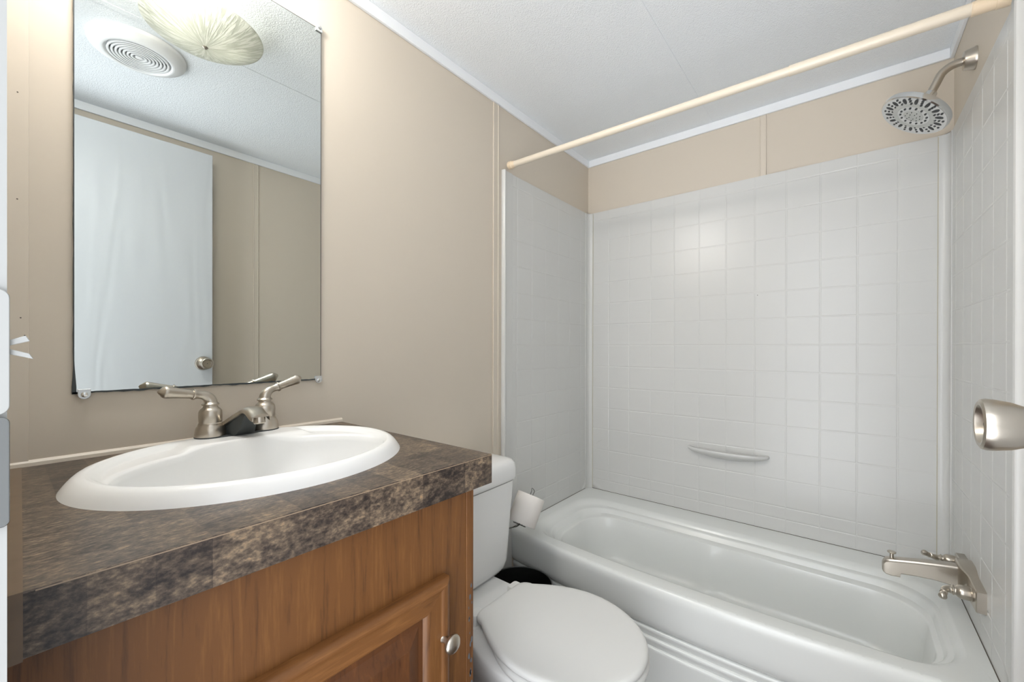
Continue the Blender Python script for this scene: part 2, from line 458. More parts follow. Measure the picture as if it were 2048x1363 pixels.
t = thing('strike_plate', 'silver metal strike plate on the door jamb at the left edge, below the whitish plate', 'strike plate', (-.02, .4388, 1.002))
o = plate_round(-.030, .0052, 1.000, 1.0735, .4365, .4385).build('plate', M_PLATE, bevel=.0006); attach(t, o)
for zz in (1.012, 1.062):
    attach(t, MB().lathe([(0, .0035), (.0012, .003)], (-.018, .4365, zz), (0, -1, 0), 14).build('screw', M_NICKEL))
t = thing('strike_plate', 'pale painted plate on the door jamb at the left edge, above the silver one', 'strike plate', (-.02, .4388, 1.077))
o = plate_round(-.030, .0052, 1.075, 1.159, .4365, .4385, .006).build('plate', M_CASING, bevel=.0006); attach(t, o)
for zz in (1.088, 1.148):
    attach(t, MB().lathe([(0, .0035), (.0012, .003)], (-.018, .4365, zz), (0, -1, 0), 14).build('screw', M_CASING))
t = thing('plastic_clip', 'small forked white plastic clip sticking out from the door jamb toward the mirror wall', 'clip', (.004, .444, 1.118))
for (za, zb, xe) in ((1.1222, 1.1262, .0152), (1.1178, 1.1138, .0168)):
    c = MB(); hw = .0019
    c.hexa([(.003, .4385, za - hw), (xe - .001, .4385, zb - hw), (xe - .001, .4415, zb - hw), (.003, .4415, za - hw)],
           [(.003, .4385, za + hw), (xe - .003, .4385, zb + hw), (xe - .003, .4415, zb + hw), (.003, .4415, za + hw)])
    attach(t, c.build('prong', M_CASING, bevel=.0005))
attach(t, MB().box(.003, .0050, .4385, .4430, 1.1150, 1.1250).build('base', M_CASING, bevel=.0005))

# ================================================================== VANITY
CXR = .5985; CYF = .532; CZB = .8598
SX, SY, SA, SB = .303, .828, .2535, .2175        # sink centre and half axes


def rect_at(ang, x0, x1, y0, y1, cx, cy):
    dx, dy = cos(ang), sin(ang); ts = []
    if dx > 1e-9: ts.append((x1 - cx) / dx)
    if dx < -1e-9: ts.append((x0 - cx) / dx)
    if dy > 1e-9: ts.append((y1 - cy) / dy)
    if dy < -1e-9: ts.append((y0 - cy) / dy)
    tt = min(ts); return cx + dx * tt, cy + dy * tt


top = thing('countertop', 'brown mottled stone-pattern laminate countertop holding the white oval sink', 'countertop', (SX, SY, CZB))
X0, Y1 = .0045, D - .001
angs = [2 * pi * k / 120 for k in range(120)] + [math.atan2(yy - SY, xx - SX) % (2 * pi) for xx in (X0, CXR) for yy in (CYF, Y1)]
angs = sorted(set(round(a, 6) for a in angs))


def ringrect(i, z): return [rect_at(a, X0 + i, CXR - i, CYF + i, Y1 - i * 0, SX, SY) + (z,) for a in angs]
def ringell(k, z): return [(SX + SA * k * cos(math.atan2(sin(a) / SB, cos(a) / SA)), SY + SB * k * sin(math.atan2(sin(a) / SB, cos(a) / SA)), z) for a in angs]


slab = MB().rings([ringell(.93, CZB), ringrect(.002, CZB), ringrect(0, CZB + .001), ringrect(0, ZK - .0012), ringrect(.0012, ZK), ringell(.93, ZK), ringell(.93, CZB)], False, False)
attach(top, slab.build('slab', M_TOP, smooth=20))
# bare brown end strip along the near wall
es = MB(); q = .0004
es.hexa([(X0 - .003, CYF - q, CZB - .001), (.0132, CYF - q, CZB - .001), (.0132, CYF + .02, CZB - .001), (X0 - .003, CYF + .02, CZB - .001)],
        [(X0 - .003, CYF - q, ZK + .0005), (.0132, CYF - q, ZK + .0005), (.0137, CYF + .02, ZK + .0005), (X0 - .003, CYF + .02, ZK + .0005)])
es.hexa([(X0 - .003, CYF + .02, ZK - .002), (.0137, CYF + .02, ZK - .002), (.0255, Y1 - .006, ZK - .002), (X0 - .003, Y1 - .006, ZK - .002)],
        [(X0 - .003, CYF + .02, ZK + .0005), (.0137, CYF + .02, ZK + .0005), (.0255, Y1 - .006, ZK + .0005), (X0 - .003, Y1 - .006, ZK + .0005)])
attach(top, es.build('end_strip', M_STRIP, smooth=0))
# thin pale lamination line on the front top edge
attach(top, MB().box(.02, CXR - .001, CYF - .0003, CYF + .0004, ZK - .0020, ZK - .0010).build('edge_seam', M_TOPEDGE, smooth=0))

# cabinet
CR = .5765; CF = .561
cab = thing('vanity_cabinet', 'brown wood-grain vanity cabinet under the countertop', 'cabinet', (.29, .80, 0))
bd = MB(); bd.box(CR - .016, CR, CF + .002, D - .012, 0, CZB); bd.box(.001, .017, CF + .02, D - .012, 0, CZB); bd.box(.017, CR - .016, CF + .02, D - .012, .09, .105)
attach(cab, bd.build('body', M_WV, bevel=.001))
DX0, DX1, DZ0, DZ1 = .085, .5035, .135, .7165
ff = MB(); ff.box(.001, DX0 + .012, CF, CF + .018, .09, CZB); ff.box(DX1 - .012, CR - .0195, CF, CF + .018, .09, CZB)
ff.box(DX0 + .012, DX1 - .012, CF, CF + .018, DZ1 - .012, CZB); ff.box(DX0 + .012, DX1 - .012, CF, CF + .018, .09, DZ0 + .012)
attach(cab, ff.build('face_frame', M_WV, smooth=0))
attach(cab, MB().box(CR - .0185, CR + .0002, CF - .0015, CF + .004, .0, CZB).build('edge_strip', M_WV, bevel=.0012))
attach(cab, MB().box(.001, CR - .018, CF + .055, CF + .07, 0, .09).build('toe_kick', M_WV))
# door: four mitred profiled rails and a raised panel
dr = bpy.data.objects.new('door', None); C.objects.link(dr); dr.parent = cab; dr.location = Vector((DX0, CF, DZ0)) - cab.location
PROF = [(0, .000), (0, .012), (.003, .0165), (.008, .0190), (.014, .0185), (.018, .0150), (.022, .0145), (.040, .0145), (.046, .0135), (.050, .0100), (.053, .0050), (.056, .0045), (.056, 0)]


def rail(a, b, inx, inz):
    """a->b outer corners (x,z); profile goes inward by (inx,inz)*w with mitred ends"""
    rs = []
    for (px, pz), e in ((a, 1), (b, -1)):
        ring = []
        for wv, hv in PROF:
            sx = px + inx * wv + (wv * e if inx == 0 else 0) * (1 if b[0] > a[0] else -1)
            sz = pz + inz * wv + (wv * e if inz == 0 else 0) * (1 if b[1] > a[1] else -1)
            ring.append((sx, CF - hv, sz))
        rs.append(ring)
    return MB().rings(rs)


for a, b, ix, iz, mm in (((DX0, DZ1), (DX1, DZ1), 0, -1, M_WH), ((DX0, DZ0), (DX1, DZ0), 0, 1, M_WH), ((DX1, DZ0), (DX1, DZ1), -1, 0, M_WV), ((DX0, DZ0), (DX0, DZ1), 1, 0, M_WV)):
    attach(dr, rail(a, b, ix, iz).build('rail' if iz else 'stile', mm, smooth=50))
px0, px1, pz0, pz1 = DX0 + .050, DX1 - .050, DZ0 + .050, DZ1 - .050
pn = MB()
pn.rings([[(px0 + i, CF - h, pz0 + i), (px1 - i, CF - h, pz0 + i), (px1 - i, CF - h, pz1 - i), (px0 + i, CF - h, pz1 - i)] for i, h in ((0, .002), (0, .005), (.012, .0055), (.036, .0135), (.040, .0140))], False, True)
attach(dr, pn.build('raised_panel', M_WP, smooth=10))
kn = MB().lathe([(0, .0075), (.003, .0060), (.006, .0055), (.012, .0060), (.016, .0100), (.019, .0150), (.022, .0162), (.025, .0155), (.028, .0125), (.030, .0075), (.031, 0)], (.4895, CF - .0145, .6125), (0, -1, 0), 36).build('knob', M_NICKEL)
attach(dr, kn)
# worn paint chips on the right edge strip
ch = MB(); rnd = random.Random(3)
for k in range(26):
    zc_ = .64 - .20 * rnd.random() ** .5 if k > 3 else .665 - .02 * k; xc = CR - .004 - .010 * rnd.random(); r_ = .0012 + .0022 * rnd.random()
    P = [(xc + r_ * .7 * (1 + .5 * rnd.random()) * cos(a * pi / 4), CF - .0019, zc_ + r_ * 1.5 * (1 + .6 * rnd.random()) * sin(a * pi / 4)) for a in range(8)]
    ch.add(P, [tuple(range(8))])
attach(cab, ch.build('paint_chips', M_CHIP, smooth=0))

# ================================================================== SINK
FX, FY = .3245, 1.0135                            # faucet centre
sink = thing('sink', 'white oval drop-in sink set in the brown countertop', 'sink', (SX, SY, ZK))
BX, BY, BA, BB = .303, .792, .208, .152


def sink_h(x, y, rho):
    # skirt and ridge
    if rho > .92: z = .0 + .021 * (1 - ((rho - .92) / .08) ** 1.6) if rho < .9995 else 0
    elif rho > .885: z = .021 + .0012 * sin((rho - .885) / .035 * pi)
    else: z = .021
    # shallow recess inside the ridge
    z -= .0085 * smoothstep(.888, .82, rho)
    # bowl
    rb = sqrt(((x - BX) / BA) ** 2 + ((y - BY) / BB) ** 2)
    d = smoothstep(1.03, .93, rb)
    z -= .012 * d
    if rb < .985: z -= .125 * (1 - (rb / .985) ** 3.6) ** .55
    # faucet ledge: flat deck, a straight front with soft corners
    lx = smoothstep(.122, .100, abs(x - FX)); ly = smoothstep(.922, .946, y)
    k = lx * ly * (1 if rho < .90 else smoothstep(.94, .90, rho))
    z = lerp(z, .0215, k)
    return z


sk = MB(); NT = 240; rg = []
def opt(rho, k):
    a = 2 * pi * k / NT; return SX + rho * SA * cos(a), SY + rho * SB * sin(a)
def bpt(rb, k):
    a = 2 * pi * k / NT; return BX + rb * BA * cos(a), BY + rb * BB * sin(a)
def rho_of(x, y): return sqrt(((x - SX) / SA) ** 2 + ((y - SY) / SB) ** 2)
def zring(P): return [(x, y, ZK + sink_h(x, y, rho_of(x, y))) for x, y in P]
for rb in (.002, .15, .3, .45, .55, .63, .70, .76, .81, .85, .88, .905, .925, .94, .952, .962, .970, .977, .983, .990, 1.0, 1.01, 1.02, 1.03, 1.04): rg.append(zring([bpt(rb, k) for k in range(NT)]))
for t_ in (.08, .16, .24, .32, .4, .48, .56, .64, .72, .8, .88, .94, 1.0): rg.append(zring([(lerp(bpt(1.04, k)[0], opt(.885, k)[0], t_), lerp(bpt(1.04, k)[1], opt(.885, k)[1], t_)) for k in range(NT)]))
for r_ in (.892, .900, .91, .92, .93, .945, .96, .975, .985, .993, 1.0): rg.append(zring([opt(r_, k) for k in range(NT)]))
rg.append([(SX + SA * cos(2 * pi * k / NT), SY + SB * sin(2 * pi * k / NT), ZK) for k in range(NT)])
sk.rings(rg, True, False)
attach(sink, sk.build('basin', M_SINK, smooth=60))
dz = ZK + sink_h(BX, BY, .1) + .001
attach(sink, MB().lathe([(0, .024), (.003, .023), (.004, .015), (.0045, .012), (.009, .011), (.010, 0)], (BX, BY, dz - .001), (0, 0, 1), 30).build('drain', M_NICKEL))

# ---- sink faucet
FZ = ZK + .0215
fa = thing('sink_faucet', 'brushed nickel two-handle faucet at the back of the oval sink', 'faucet', (FX, FY, FZ))
def stadium(hx, r, z, cx=FX, cy=FY, n=14):
    return [(cx + hx + a, cy + b, z) for a, b in arc(0, 0, r, -90, 90, n)] + [(cx - hx + a, cy + b, z) for a, b in arc(0, 0, r, 90, 270, n)]
attach(fa, MB().rings([stadium(.051, .0275, FZ - .001), stadium(.051, .0275, FZ + .0025)]).build('gasket', M_DARKPL))
bs = MB()
for s in (-1, 1):   # two end bells of the centre-set base
    cx = FX + s * .051
    bs.lathe([(.002, .0270), (.006, .0272), (.014, .0262), (.020, .0245), (.024, .0215), (.027, .0210)], (cx, FY, FZ), (0, 0, 1), 36)
# low bridge behind the spout
bs.rings([[(FX + x_, FY + .004, FZ + .002), (FX + x_, FY + .024, FZ + .002), (FX + x_, FY + .022, FZ + .018), (FX + x_, FY + .006, FZ + .020)] for x_ in (-.045, .045)])
attach(fa, bs.build('base', M_NICKEL, smooth=45))
# spout: wide cast arm arching forward, hollow below
sp = MB(); N = 22; rs = []
for i in range(N + 1):
    s = i / N
    y = FY + .016 - .138 * s
    zt = FZ + .020 + .046 * sin(min(1, s * 1.25) * pi / 2) - .014 * smoothstep(.6, 1, s) ** 1.2
    hw = lerp(.040, .0175, smoothstep(0, .55, s)); th = lerp(.018, .0125, smoothstep(0, .6, s))
    if i == 0: zt -= .006
    r0 = []
    for k in range(13):
        a = pi * k / 12; r0.append((FX + hw * cos(a), y, zt - th + th * sin(a) ** .55))
    r0 += [(FX - hw * .86, y, zt - th - .001), (FX - hw * .80, y, zt - th * .45), (FX + hw * .80, y, zt - th * .45), (FX + hw * .86, y, zt - th - .001)]
    rs.append(r0)
sp.rings(rs)
spo = sp.build('spout', M_NICKEL, smooth=50); attach(fa, spo)
# dark underside web of the casting
ww = MB(); rs = []
for i in range(0, 17):
    s = i / N * 1.0
    y = FY + .014 - .138 * s
    zt = FZ + .020 + .046 * sin(min(1, s * 1.25) * pi / 2) - .014 * smoothstep(.6, 1, s) ** 1.2
    hw = lerp(.040, .0175, smoothstep(0, .55, s)) * .78; th = lerp(.018, .0125, smoothstep(0, .6, s))
    zl = FZ + .0005 if s < .28 else lerp(FZ + .0005, zt - th * .8, smoothstep(.28, .75, s))
    rs.append([(FX - hw, y, zl), (FX + hw, y, zl), (FX + hw, y, zt - th * .6), (FX - hw, y, zt - th * .6)])
ww.rings(rs)
attach(fa, ww.build('spout_underside', M_DARKPL, smooth=30))
attach(fa, MB().lathe([(0, .0105), (.012, .0105), (.014, .009)], (FX, FY - .110, FZ + .046), (0, -.15, -1), 24).build('aerator', M_NICKEL))


def faucet_handle(parent, org, up, out, sc=1.0, name='handle', m_=None, lever=1.0, fat=1.0):
    """bell, collar, elbow and tapered lever. up: stem direction; out: direction of the lever"""
    m_ = m_ or M_NICKEL
    up = Vector(up).normalized(); out = Vector(out).normalized(); org = Vector(org)
    h = MB(); n = 30
    pr = [(0, .0200), (.002, .0205), (.004, .0195), (.006, .0200), (.018, .0205), (.026, .0200), (.031, .0172), (.034, .0135), (.036, .0125), (.038, .0125), (.039, .0150), (.0415, .0152), (.043, .0135), (.045, .0118)]
    h.lathe([(a * sc, b * sc) for a, b in pr], org, up, n)
    c0 = org + up * .044 * sc
    path = []; rad = []
    for i in range(9):
        a = i / 8 * pi / 2 * .93
        path.append(c0 + up * (.016 * sin(a)) * sc + out * (.018 * (1 - cos(a))) * sc); rad.append(lerp(.0120, .0082, i / 8) * sc)
    e = path[-1]; d = (out + up * .12).normalized()
    for tt, rr in ((.006, .0078), (.0115, .0078), (.012, .0092), (.0135, .0094), (.015, .0092), (.0155, .0072), (.035, .0082), (.055, .0098), (.060, .0102), (.0625, .0092), (.068, .0045), (.070, .003), (.0715, .0005)):
        path.append(e + d * tt * sc * (lever if tt > .02 else 1)); rad.append(rr * sc * (fat if tt > .006 else 1))
    h.tube(path, rad, 20)
    o = h.build(name, m_, smooth=40); attach(parent, o); return o


faucet_handle(fa, (FX - .051, FY, FZ + .026), (0, 0, 1), (-1, -.10, .06), fat=1.18)
faucet_handle(fa, (FX + .051, FY, FZ + .026), (0, 0, 1), (1, .10, .20), fat=1.18)

# ================================================================== MIRROR
MX0, MX1, MZ0, MZ1 = .0865, .5382, 1.037, 1.962
mir = thing('wall_mirror', 'frameless rectangular wall mirror above the sink with worn black edges', 'mirror', ((MX0 + MX1) / 2, D, MZ0))
mb = MB().box(MX0, MX1, D - .0050, D - .0012, MZ0 + .001, MZ1)
attach(mir, mb.build('glass', M_MIRROR, smooth=0))
# dark backing showing past the glass: irregular along the left and bottom edges
bk = MB(); rn = random.Random(5)
def jag(n, lo, hi, f=1.0):
    return [lo + (hi - lo) * max(0, min(1, .5 + 1.3 * noise.noise(Vector((i * .37 * f, 3.1, 0))))) for i in range(n)]
n = 60; lo = []; up_ = []
jb = jag(n + 1, .0001, .0026); jt = jag(n + 1, .0004, .0022, 2.3)
for i in range(n + 1):
    x = lerp(MX0 - .002, MX1 + .0005, i / n); lo.append((x, MZ0 - jb[i])); up_.append((x, MZ0 + .0012 + jt[i] * .6))
for yy0, yy1, P, Q in ((D - .0054, D - .0002, lo, up_),):
    bk.rings([[(a[0], yy0, a[1]), (b[0], yy0, b[1]), (b[0], yy1, b[1]), (a[0], yy1, a[1])] for a, b in zip(P, Q)])
jl = jag(n + 1, .0004, .0013, 1.7); rs = []
for i in range(n + 1):
    z = lerp(MZ0 - .002, MZ1 + .001, i / n); e = jl[i] + .0016 * smoothstep(.06, 0, i / n)
    rs.append([(MX0 - e, D - .0054, z), (MX0 + .0006 + .003 * smoothstep(.07, 0, i / n), D - .0054, z), (MX0 + .0006, D - .0002, z), (MX0 - e, D - .0002, z)])
bk.rings(rs)
bk.box(MX1 - .0003, MX1 + .0010, D - .0052, D - .0002, MZ0, MZ1 + .001); bk.box(MX0, MX1, D - .0052, D - .0002, MZ1 - .0003, MZ1 + .0011)
attach(mir, bk.build('backing_edge', M_BACKING, smooth=0))


def clip(x, z, s):
    c = MB(); P = arc(x, z, .0085, 0, 180, 14) if s > 0 else arc(x, z, .0085, 180, 360, 14)
    P = P + ([(x - .0085, z - .010 * s), (x + .0085, z - .010 * s)] if s > 0 else [(x + .0085, z + .010), (x - .0085, z + .010)])
    c.rings([[(a, D - .0090, b) for a, b in P], [(a, D - .0055, b) for a, b in P]])
    o = c.build('clip', M_CLIP, bevel=.0008); attach(mir, o)
    s_ = MB().lathe([(0, .0050), (.0012, .0048), (.0022, .0030), (.0024, 0)], (x, D - .0090, z), (0, -1, 0), 20).build('screw', M_CHROME)
    attach(o, s_)
clip(MX1 - .006, MZ1 + .002, 1); clip(MX1 - .006, MZ0 - .001, -1); clip(MX0 + .013, MZ0 - .003, -1)

# ================================================================== TUB SURROUND
surB = thing('surround_panel', 'wide white tile-pattern surround panel behind the bathtub with a soap shelf', 'wall panel', (XB, .4, RIM), 'tub surround panels')
surL = thing('surround_panel', 'narrow white tile-pattern surround panel on the toilet side of the bathtub', 'wall panel', (1.66, D, RIM), 'tub surround panels')
surR = thing('surround_panel', 'narrow white tile-pattern surround panel under the shower head with the tub faucet', 'wall panel', (1.66, YR, RIM), 'tub surround panels')
VZ = [1.796 - .1100 * k for k in range(13)]
VZ = VZ[:13] + [.427]


def panel(sur, name, us, u0, u1, z1, place):
    """tile-pattern sheet: grooves at us and VZ; place(u, z, h) gives a point, h = height off the wall"""
    G = .0034; DEP = .0009
    def coords(lines, a, b):
        c = {a, b}
        for l in lines: c |= {l - G, l - G * .45, l + G * .45, l + G}
        return sorted(c)
    def dep(lines, v):
        d_ = 0
        for l in lines: d_ = max(d_, DEP * smoothstep(G, G * .40, abs(v - l)))
        return d_
    lo_u, hi_u = min(us), max(us); lo_z, hi_z = min(VZ), max(VZ)
    def h(u, z):
        du = dep(us, u) if lo_z - G <= z <= hi_z + G else 0
        dz_ = dep(VZ, z) if lo_u - G <= u <= hi_u + G else 0
        return PT - max(du, dz_)
    U = coords(us, u0, u1); V = coords(VZ, RIM, z1)
    g = MB().grid(lambda a, b: place(a, b, h(a, b)), U, V)
    # returns to the wall at the edges
    for e in (u0, u1): g.grid(lambda a, b: place(e, b, a), [0, PT], [RIM, z1])
    g.grid(lambda a, b: place(b, z1, a), [0, PT], [u0, u1])
    o = g.build(name, M_PLAST, smooth=6); attach(sur, o); return o


UB = [.965 - .1108 * k for k in range(11)]
UW = [1.377, 1.483, 1.590, 1.698, 1.806, 1.914]
panel(surB, 'tiled_sheet', UB, YR + .037, D - .034, STOP, lambda u, z, h: (XB - h, u, z))
panel(surL, 'tiled_sheet', UW, 1.300, XB - .043, STOP, lambda u, z, h: (u, D - h, z))
panel(surR, 'tiled_sheet', UW, 1.300, XB - .039, STOP, lambda u, z, h: (u, YR + h, z))
# coved corner strips
def cove(yc, s, wB, wE):
    """s=+1 for the corner at wall_left, -1 for wall_right"""
    P = []
    for k in range(13):
        a = k / 12 * pi / 2
        P.append((XB - wE + (wE - PT - .004) * (1 - (1 - sin(a)) ** 1.0) , yc - s * (wB - (wB - PT - .004) * 1.0) ))
    # superelliptic cove from (XB-wE, yc-s*h) to (XB-h, yc-s*wB)
    h = PT + .003; P = []
    for k in range(15):
        a = k / 14 * pi / 2
        P.append((XB - wE + (wE - h) * sin(a) ** .75, yc - s * (h + (wB - h) * (1 - cos(a) ** .75))))
    pts = [(XB - wE, yc)] + P + [(XB, yc - s * wB)]
    c = MB().rings([[(a, b, RIM) for a, b in pts], [(a, b, STOP - .001) for a, b in pts]], False, True, closed=False)
    o = c.build('corner_strip', M_PLAST, smooth=40); attach(surB, o)
cove(D, 1, .034, .043); cove(YR, -1, .037, .039)
# old caulk lines along the corner strips
for yy in (D - .0343, YR + .0373):
    attach(surB, MB().tube([(XB - PT - .0010, yy, RIM + .002), (XB - PT - .0010, yy, STOP - .004)], .0013, 8).build('caulk', M_CAULK))
# front flange with a bead, one on each end wall
for yc, s, zt in ((D, -1, STOP + .002), (YR, 1, STOP + .020)):
    pr_ = [(1.2848, 0), (1.2848, .0100), (1.2870, .0145), (1.2920, .0165), (1.2970, .0145), (1.2990, .0100), (1.3440, .0095), (1.3465, .0078), (1.3465, 0)]
    f = MB().rings([[(a, yc + s * b, 0.0) for a, b in pr_], [(a, yc + s * b, zt) for a, b in pr_]])
    attach(surL if s < 0 else surR, f.build('front_flange', M_PLAST, smooth=30))
# dark joint line between surround and tub deck
for bx in ((XB - PT - .0016, XB - .002, YR + .03, D - .03), (1.347, XB - .03, D - PT - .0016, D - .002), (1.347, XB - .03, YR + .002, YR + PT + .0016)):
    attach(surB if bx[0] > 1.4 else (surL if bx[2] > 0 else surR), MB().box(*bx, RIM - .0004, RIM + .0014).build('deck_joint', M_GAP, smooth=0))
# moulded soap shelf
sd = MB(); yc0, hl, ZD = .4065, .162, .668; rs = []
for zz, k, out in ((-.034, .30, .10), (-.028, .52, .30), (-.020, .74, .58), (-.012, .90, .84), (-.004, .985, .98), (.002, 1.0, 1.0), (.006, .985, .975), (.0075, .955, .92), (.006, .92, .86), (.003, .88, .80), (.0025, .4, .3)):
    ring = []
    for i in range(33):
        a = pi * i / 32; ring.append((XB - PT + .003 - .062 * out * sin(a) ** .8, yc0 - hl * k * cos(a), ZD + zz))
    rs.append(ring)
sd.rings(rs, True, True)
for (yy, zz, rr_) in ((.2905, 1.345, .0016), (1.0205, .628, .0010), (1.0120, .632, .0008), (1.0290, .622, .0008), (1.0040, .636, .0007), (1.0350, .614, .0006)):
    attach(surB, MB().lathe([(0, rr_), (.0003, rr_)], (XB - PT + .0001, yy, zz), (-1, 0, 0), 8).build('scuff_mark', M_GAP, smooth=0))
attach(surB, sd.build('soap_dish', M_PLAST, smooth=60))

# ================================================================== BATHTUB
tub = thing('bathtub', 'white bathtub with stepped inner rim and bowed ribbed front apron', 'bathtub', (1.66, .4, 0))


def bow(y):
    """x of the outer front edge: bowed outward in the middle"""
    tt = (y - .40) / .69
    return 1.3455 - .056 * max(0, 1 - tt * tt) ** 1.0 if tt > 0 else 1.3455 - .056 * max(0, 1 - (tt * .98) ** 2)


def bowf(P, wgt):
    out = []
    for x, y in P:
        k = smoothstep(1.72, 1.40, x); out.append((x + (bow(y) - 1.3455) * wgt * k, y))
    return out


def ring(x0, x1, y0, y1, r, z, wgt): return [(a, b, z) for a, b in bowf(rrect(x0, x1, y0, y1, r, 12, 40), wgt)]


ya, yb, xa, xb = YR + .002, D - .002, 1.3455, XB - .002
rs = [
    ring(xa + .004, xb, ya, yb, .004, RIM - .012, 1), ring(xa + .0055, xb, ya, yb, .004, RIM - .005, 1), ring(xa + .009, xb, ya, yb, .004, RIM - .001, 1), ring(xa + .015, xb, ya, yb, .004, RIM, 1),
    ring(xa + .048, 1.889, -.234, 1.042, .115, RIM, .80),
    ring(xa + .054, 1.882, -.229, 1.034, .118, RIM - .0018, .76),
    ring(xa + .058, 1.874, -.224, 1.024, .120, RIM - .0065, .72),
    ring(xa + .062, 1.868, -.219, 1.014, .122, RIM - .0140, .70),
    ring(xa + .064, 1.864, -.216, 1.006, .124, RIM - .0205, .68),
    ring(xa + .0665, 1.852, -.209, .990, .126, RIM - .0222, .66),
    ring(xa + .069, 1.8485, -.206, .985, .127, RIM - .0238, .64),
    ring(xa + .0705, 1.8465, -.204, .982, .128, RIM - .0270, .63),
    ring(xa + .073, 1.838, -.199, .970, .130, RIM - .0410, .61),
    ring(xa + .076, 1.814, -.190, .950, .130, RIM - .0440, .58),
    ring(xa + .0785, 1.8095, -.1875, .945, .130, RIM - .0458, .57),
    ring(xa + .080, 1.8075, -.186, .942, .130, RIM - .0495, .56),
    ring(xa + .088, 1.803, -.178, .925, .130, .270, .50),
    ring(xa + .095, 1.799, -.171, .905, .125, .200, .42),
    ring(xa + .101, 1.794, -.165, .892, .120, .165, .36),
    ring(xa + .110, 1.784, -.156, .880, .110, .148, .30),
    ring(xa + .125, 1.768, -.140, .862, .098, .1385, .22),
    ring(xa + .150, 1.745, -.118, .838, .080, .1360, .12),
    ring(xa + .220, 1.68, -.040, .76, .050, .1340, .0),
]
# moulded brace bulging in the middle of the back wall
tb = MB()
def brace(p):
    x, y, z = p
    if z < RIM - .055 and x > 1.62 and z > .12:
        k = math.exp(-((y - .43) / .034) ** 4) * smoothstep(RIM - .055, .27, z); return (x - .017 * k, y, z)
    return p
rs = [[brace(p) for p in r_] for r_ in rs]
tb.rings(rs, False, True)
attach(tub, tb.build('basin', M_TUB, smooth=38))
# apron: one profile swept along the bowed front
ap = MB(); ys = [ya + (yb - ya) * i / 70 for i in range(71)]
AP = [(.015, RIM), (.009, RIM - .001), (.0045, RIM - .0045), (.0015, RIM - .010), (.0, RIM - .018), (-.0005, RIM - .028), (.0005, .335), (.004, .29), (.006, .262), (.010, .245), (.017, .234), (.024, .2295),
      (.0265, .2285), (.0200, .2270), (.0165, .2235), (.0175, .218), (.0215, .2030), (.0245, .1990), (.0185, .1975), (.0160, .1940), (.0170, .188), (.0210, .1735), (.0240, .1695), (.0180, .1680), (.0155, .1645), (.0160, .158), (.020, .08), (.022, 0.0)]
ap.rings([[(bow(y) + dx, y, z) for dx, z in AP] for y in ys], False, False, closed=False)
attach(tub, ap.build('apron', M_TUB, smooth=75))
attach(tub, MB().lathe([(0, .030), (.003, .029), (.004, .02), (.0045, 0)], (1.62, -.03, .1345), (0, 0, 1), 28).build('drain', M_NICKEL))

# ================================================================== CURTAIN ROD
rod = thing('shower_curtain_rod', 'cream coloured tension shower curtain rod spanning the tub', 'curtain rod', (1.313, .40, 1.857))
def rp(y): return (1.313, y, lerp(1.8485, 1.8660, (y - YR) / (D - YR)))
YJ = .118
attach(rod, MB().tube([rp(YJ - .02), rp(D - .02)], .0116, 24).build('inner_tube', M_ROD))
attach(rod, MB().tube([rp(YR + .05), rp(YJ)], .0130, 24).build('outer_tube', M_ROD))
attach(rod, MB().tube([rp(YJ - .0004), rp(YJ + .0006)], .0133, 24).build('tube_edge', M_ROD2))
attach(rod, MB().lathe([(0, .0150), (.004, .0155), (.016, .0150), (.018, .0130), (.030, .0125), (.031, .0118)], rp(D - .0166), (0, -1, 0), 24).build('end_cap', M_ROD2))
attach(rod, MB().lathe([(0, .0165), (.004, .0170), (.020, .0160), (.021, .0148), (.055, .0142), (.056, .0131)], rp(YR + .0166), (0, 1, 0), 24).build('end_cap', M_ROD2))

# ================================================================== SHOWER HEAD
HX = 1.71
hd = thing('wall_shower', 'round brushed nickel rain shower head on a bent arm from the right wall', 'shower head', (HX, YR, 1.93))
attach(hd, MB().lathe([(0, .0300), (.003, .0300), (.006, .0285), (.020, .0262), (.024, .0240), (.026, .0180), (.0265, .0110)], (HX, YR, 1.932), (0, 1, 0), 36).build('flange', M_NICKEL))
nrm = Vector((-.15, .56, -.81)).normalized(); hc = Vector((HX, -.158, 1.8185))
neck = hc - Vector((-.10, .565, -.81)).normalized() * .054
arm = [(HX, YR + .005, 1.932), (HX, YR + .030, 1.932)]
for i in range(10):
    a = i / 9 * radians(54); arm.append((HX, YR + .030 + .048 * sin(a), 1.932 - .048 * (1 - cos(a))))
arm.append(tuple(neck))
attach(hd, MB().tube(arm, .0108, 22).build('arm', M_NICKEL))
attach(hd, MB().lathe([(-.010, .0125), (-.008, .0138), (.010, .0138), (.012, .0150), (.018, .0155), (.026, .0165), (.030, .0190)], tuple(neck), tuple(nrm), 28).build('collar', M_CHROME))
HR = .0865
attach(hd, MB().lathe([(-.028, .018), (-.022, .030), (-.016, .060), (-.012, .079), (-.008, .0855), (0, .0870), (.006, .0860), (.0085, .0830), (.0075, .0805)], tuple(hc), tuple(nrm), 72).build('shower_head', M_CHROME))
fu = (Vector((1, 0, 0)) - nrm * nrm.x).normalized(); fv = nrm.cross(fu)
fc = MB().lathe([(.004, .0815), (.0070, .0815), (.0072, .0560), (.0085, .0540), (.0085, .0420), (.0070, .0400), (.0072, .0260), (.0088, .0240), (.0095, .0150), (.0095, 0)], tuple(hc), tuple(nrm), 72)
attach(hd, fc.build('face_plate', M_FACE, smooth=30))


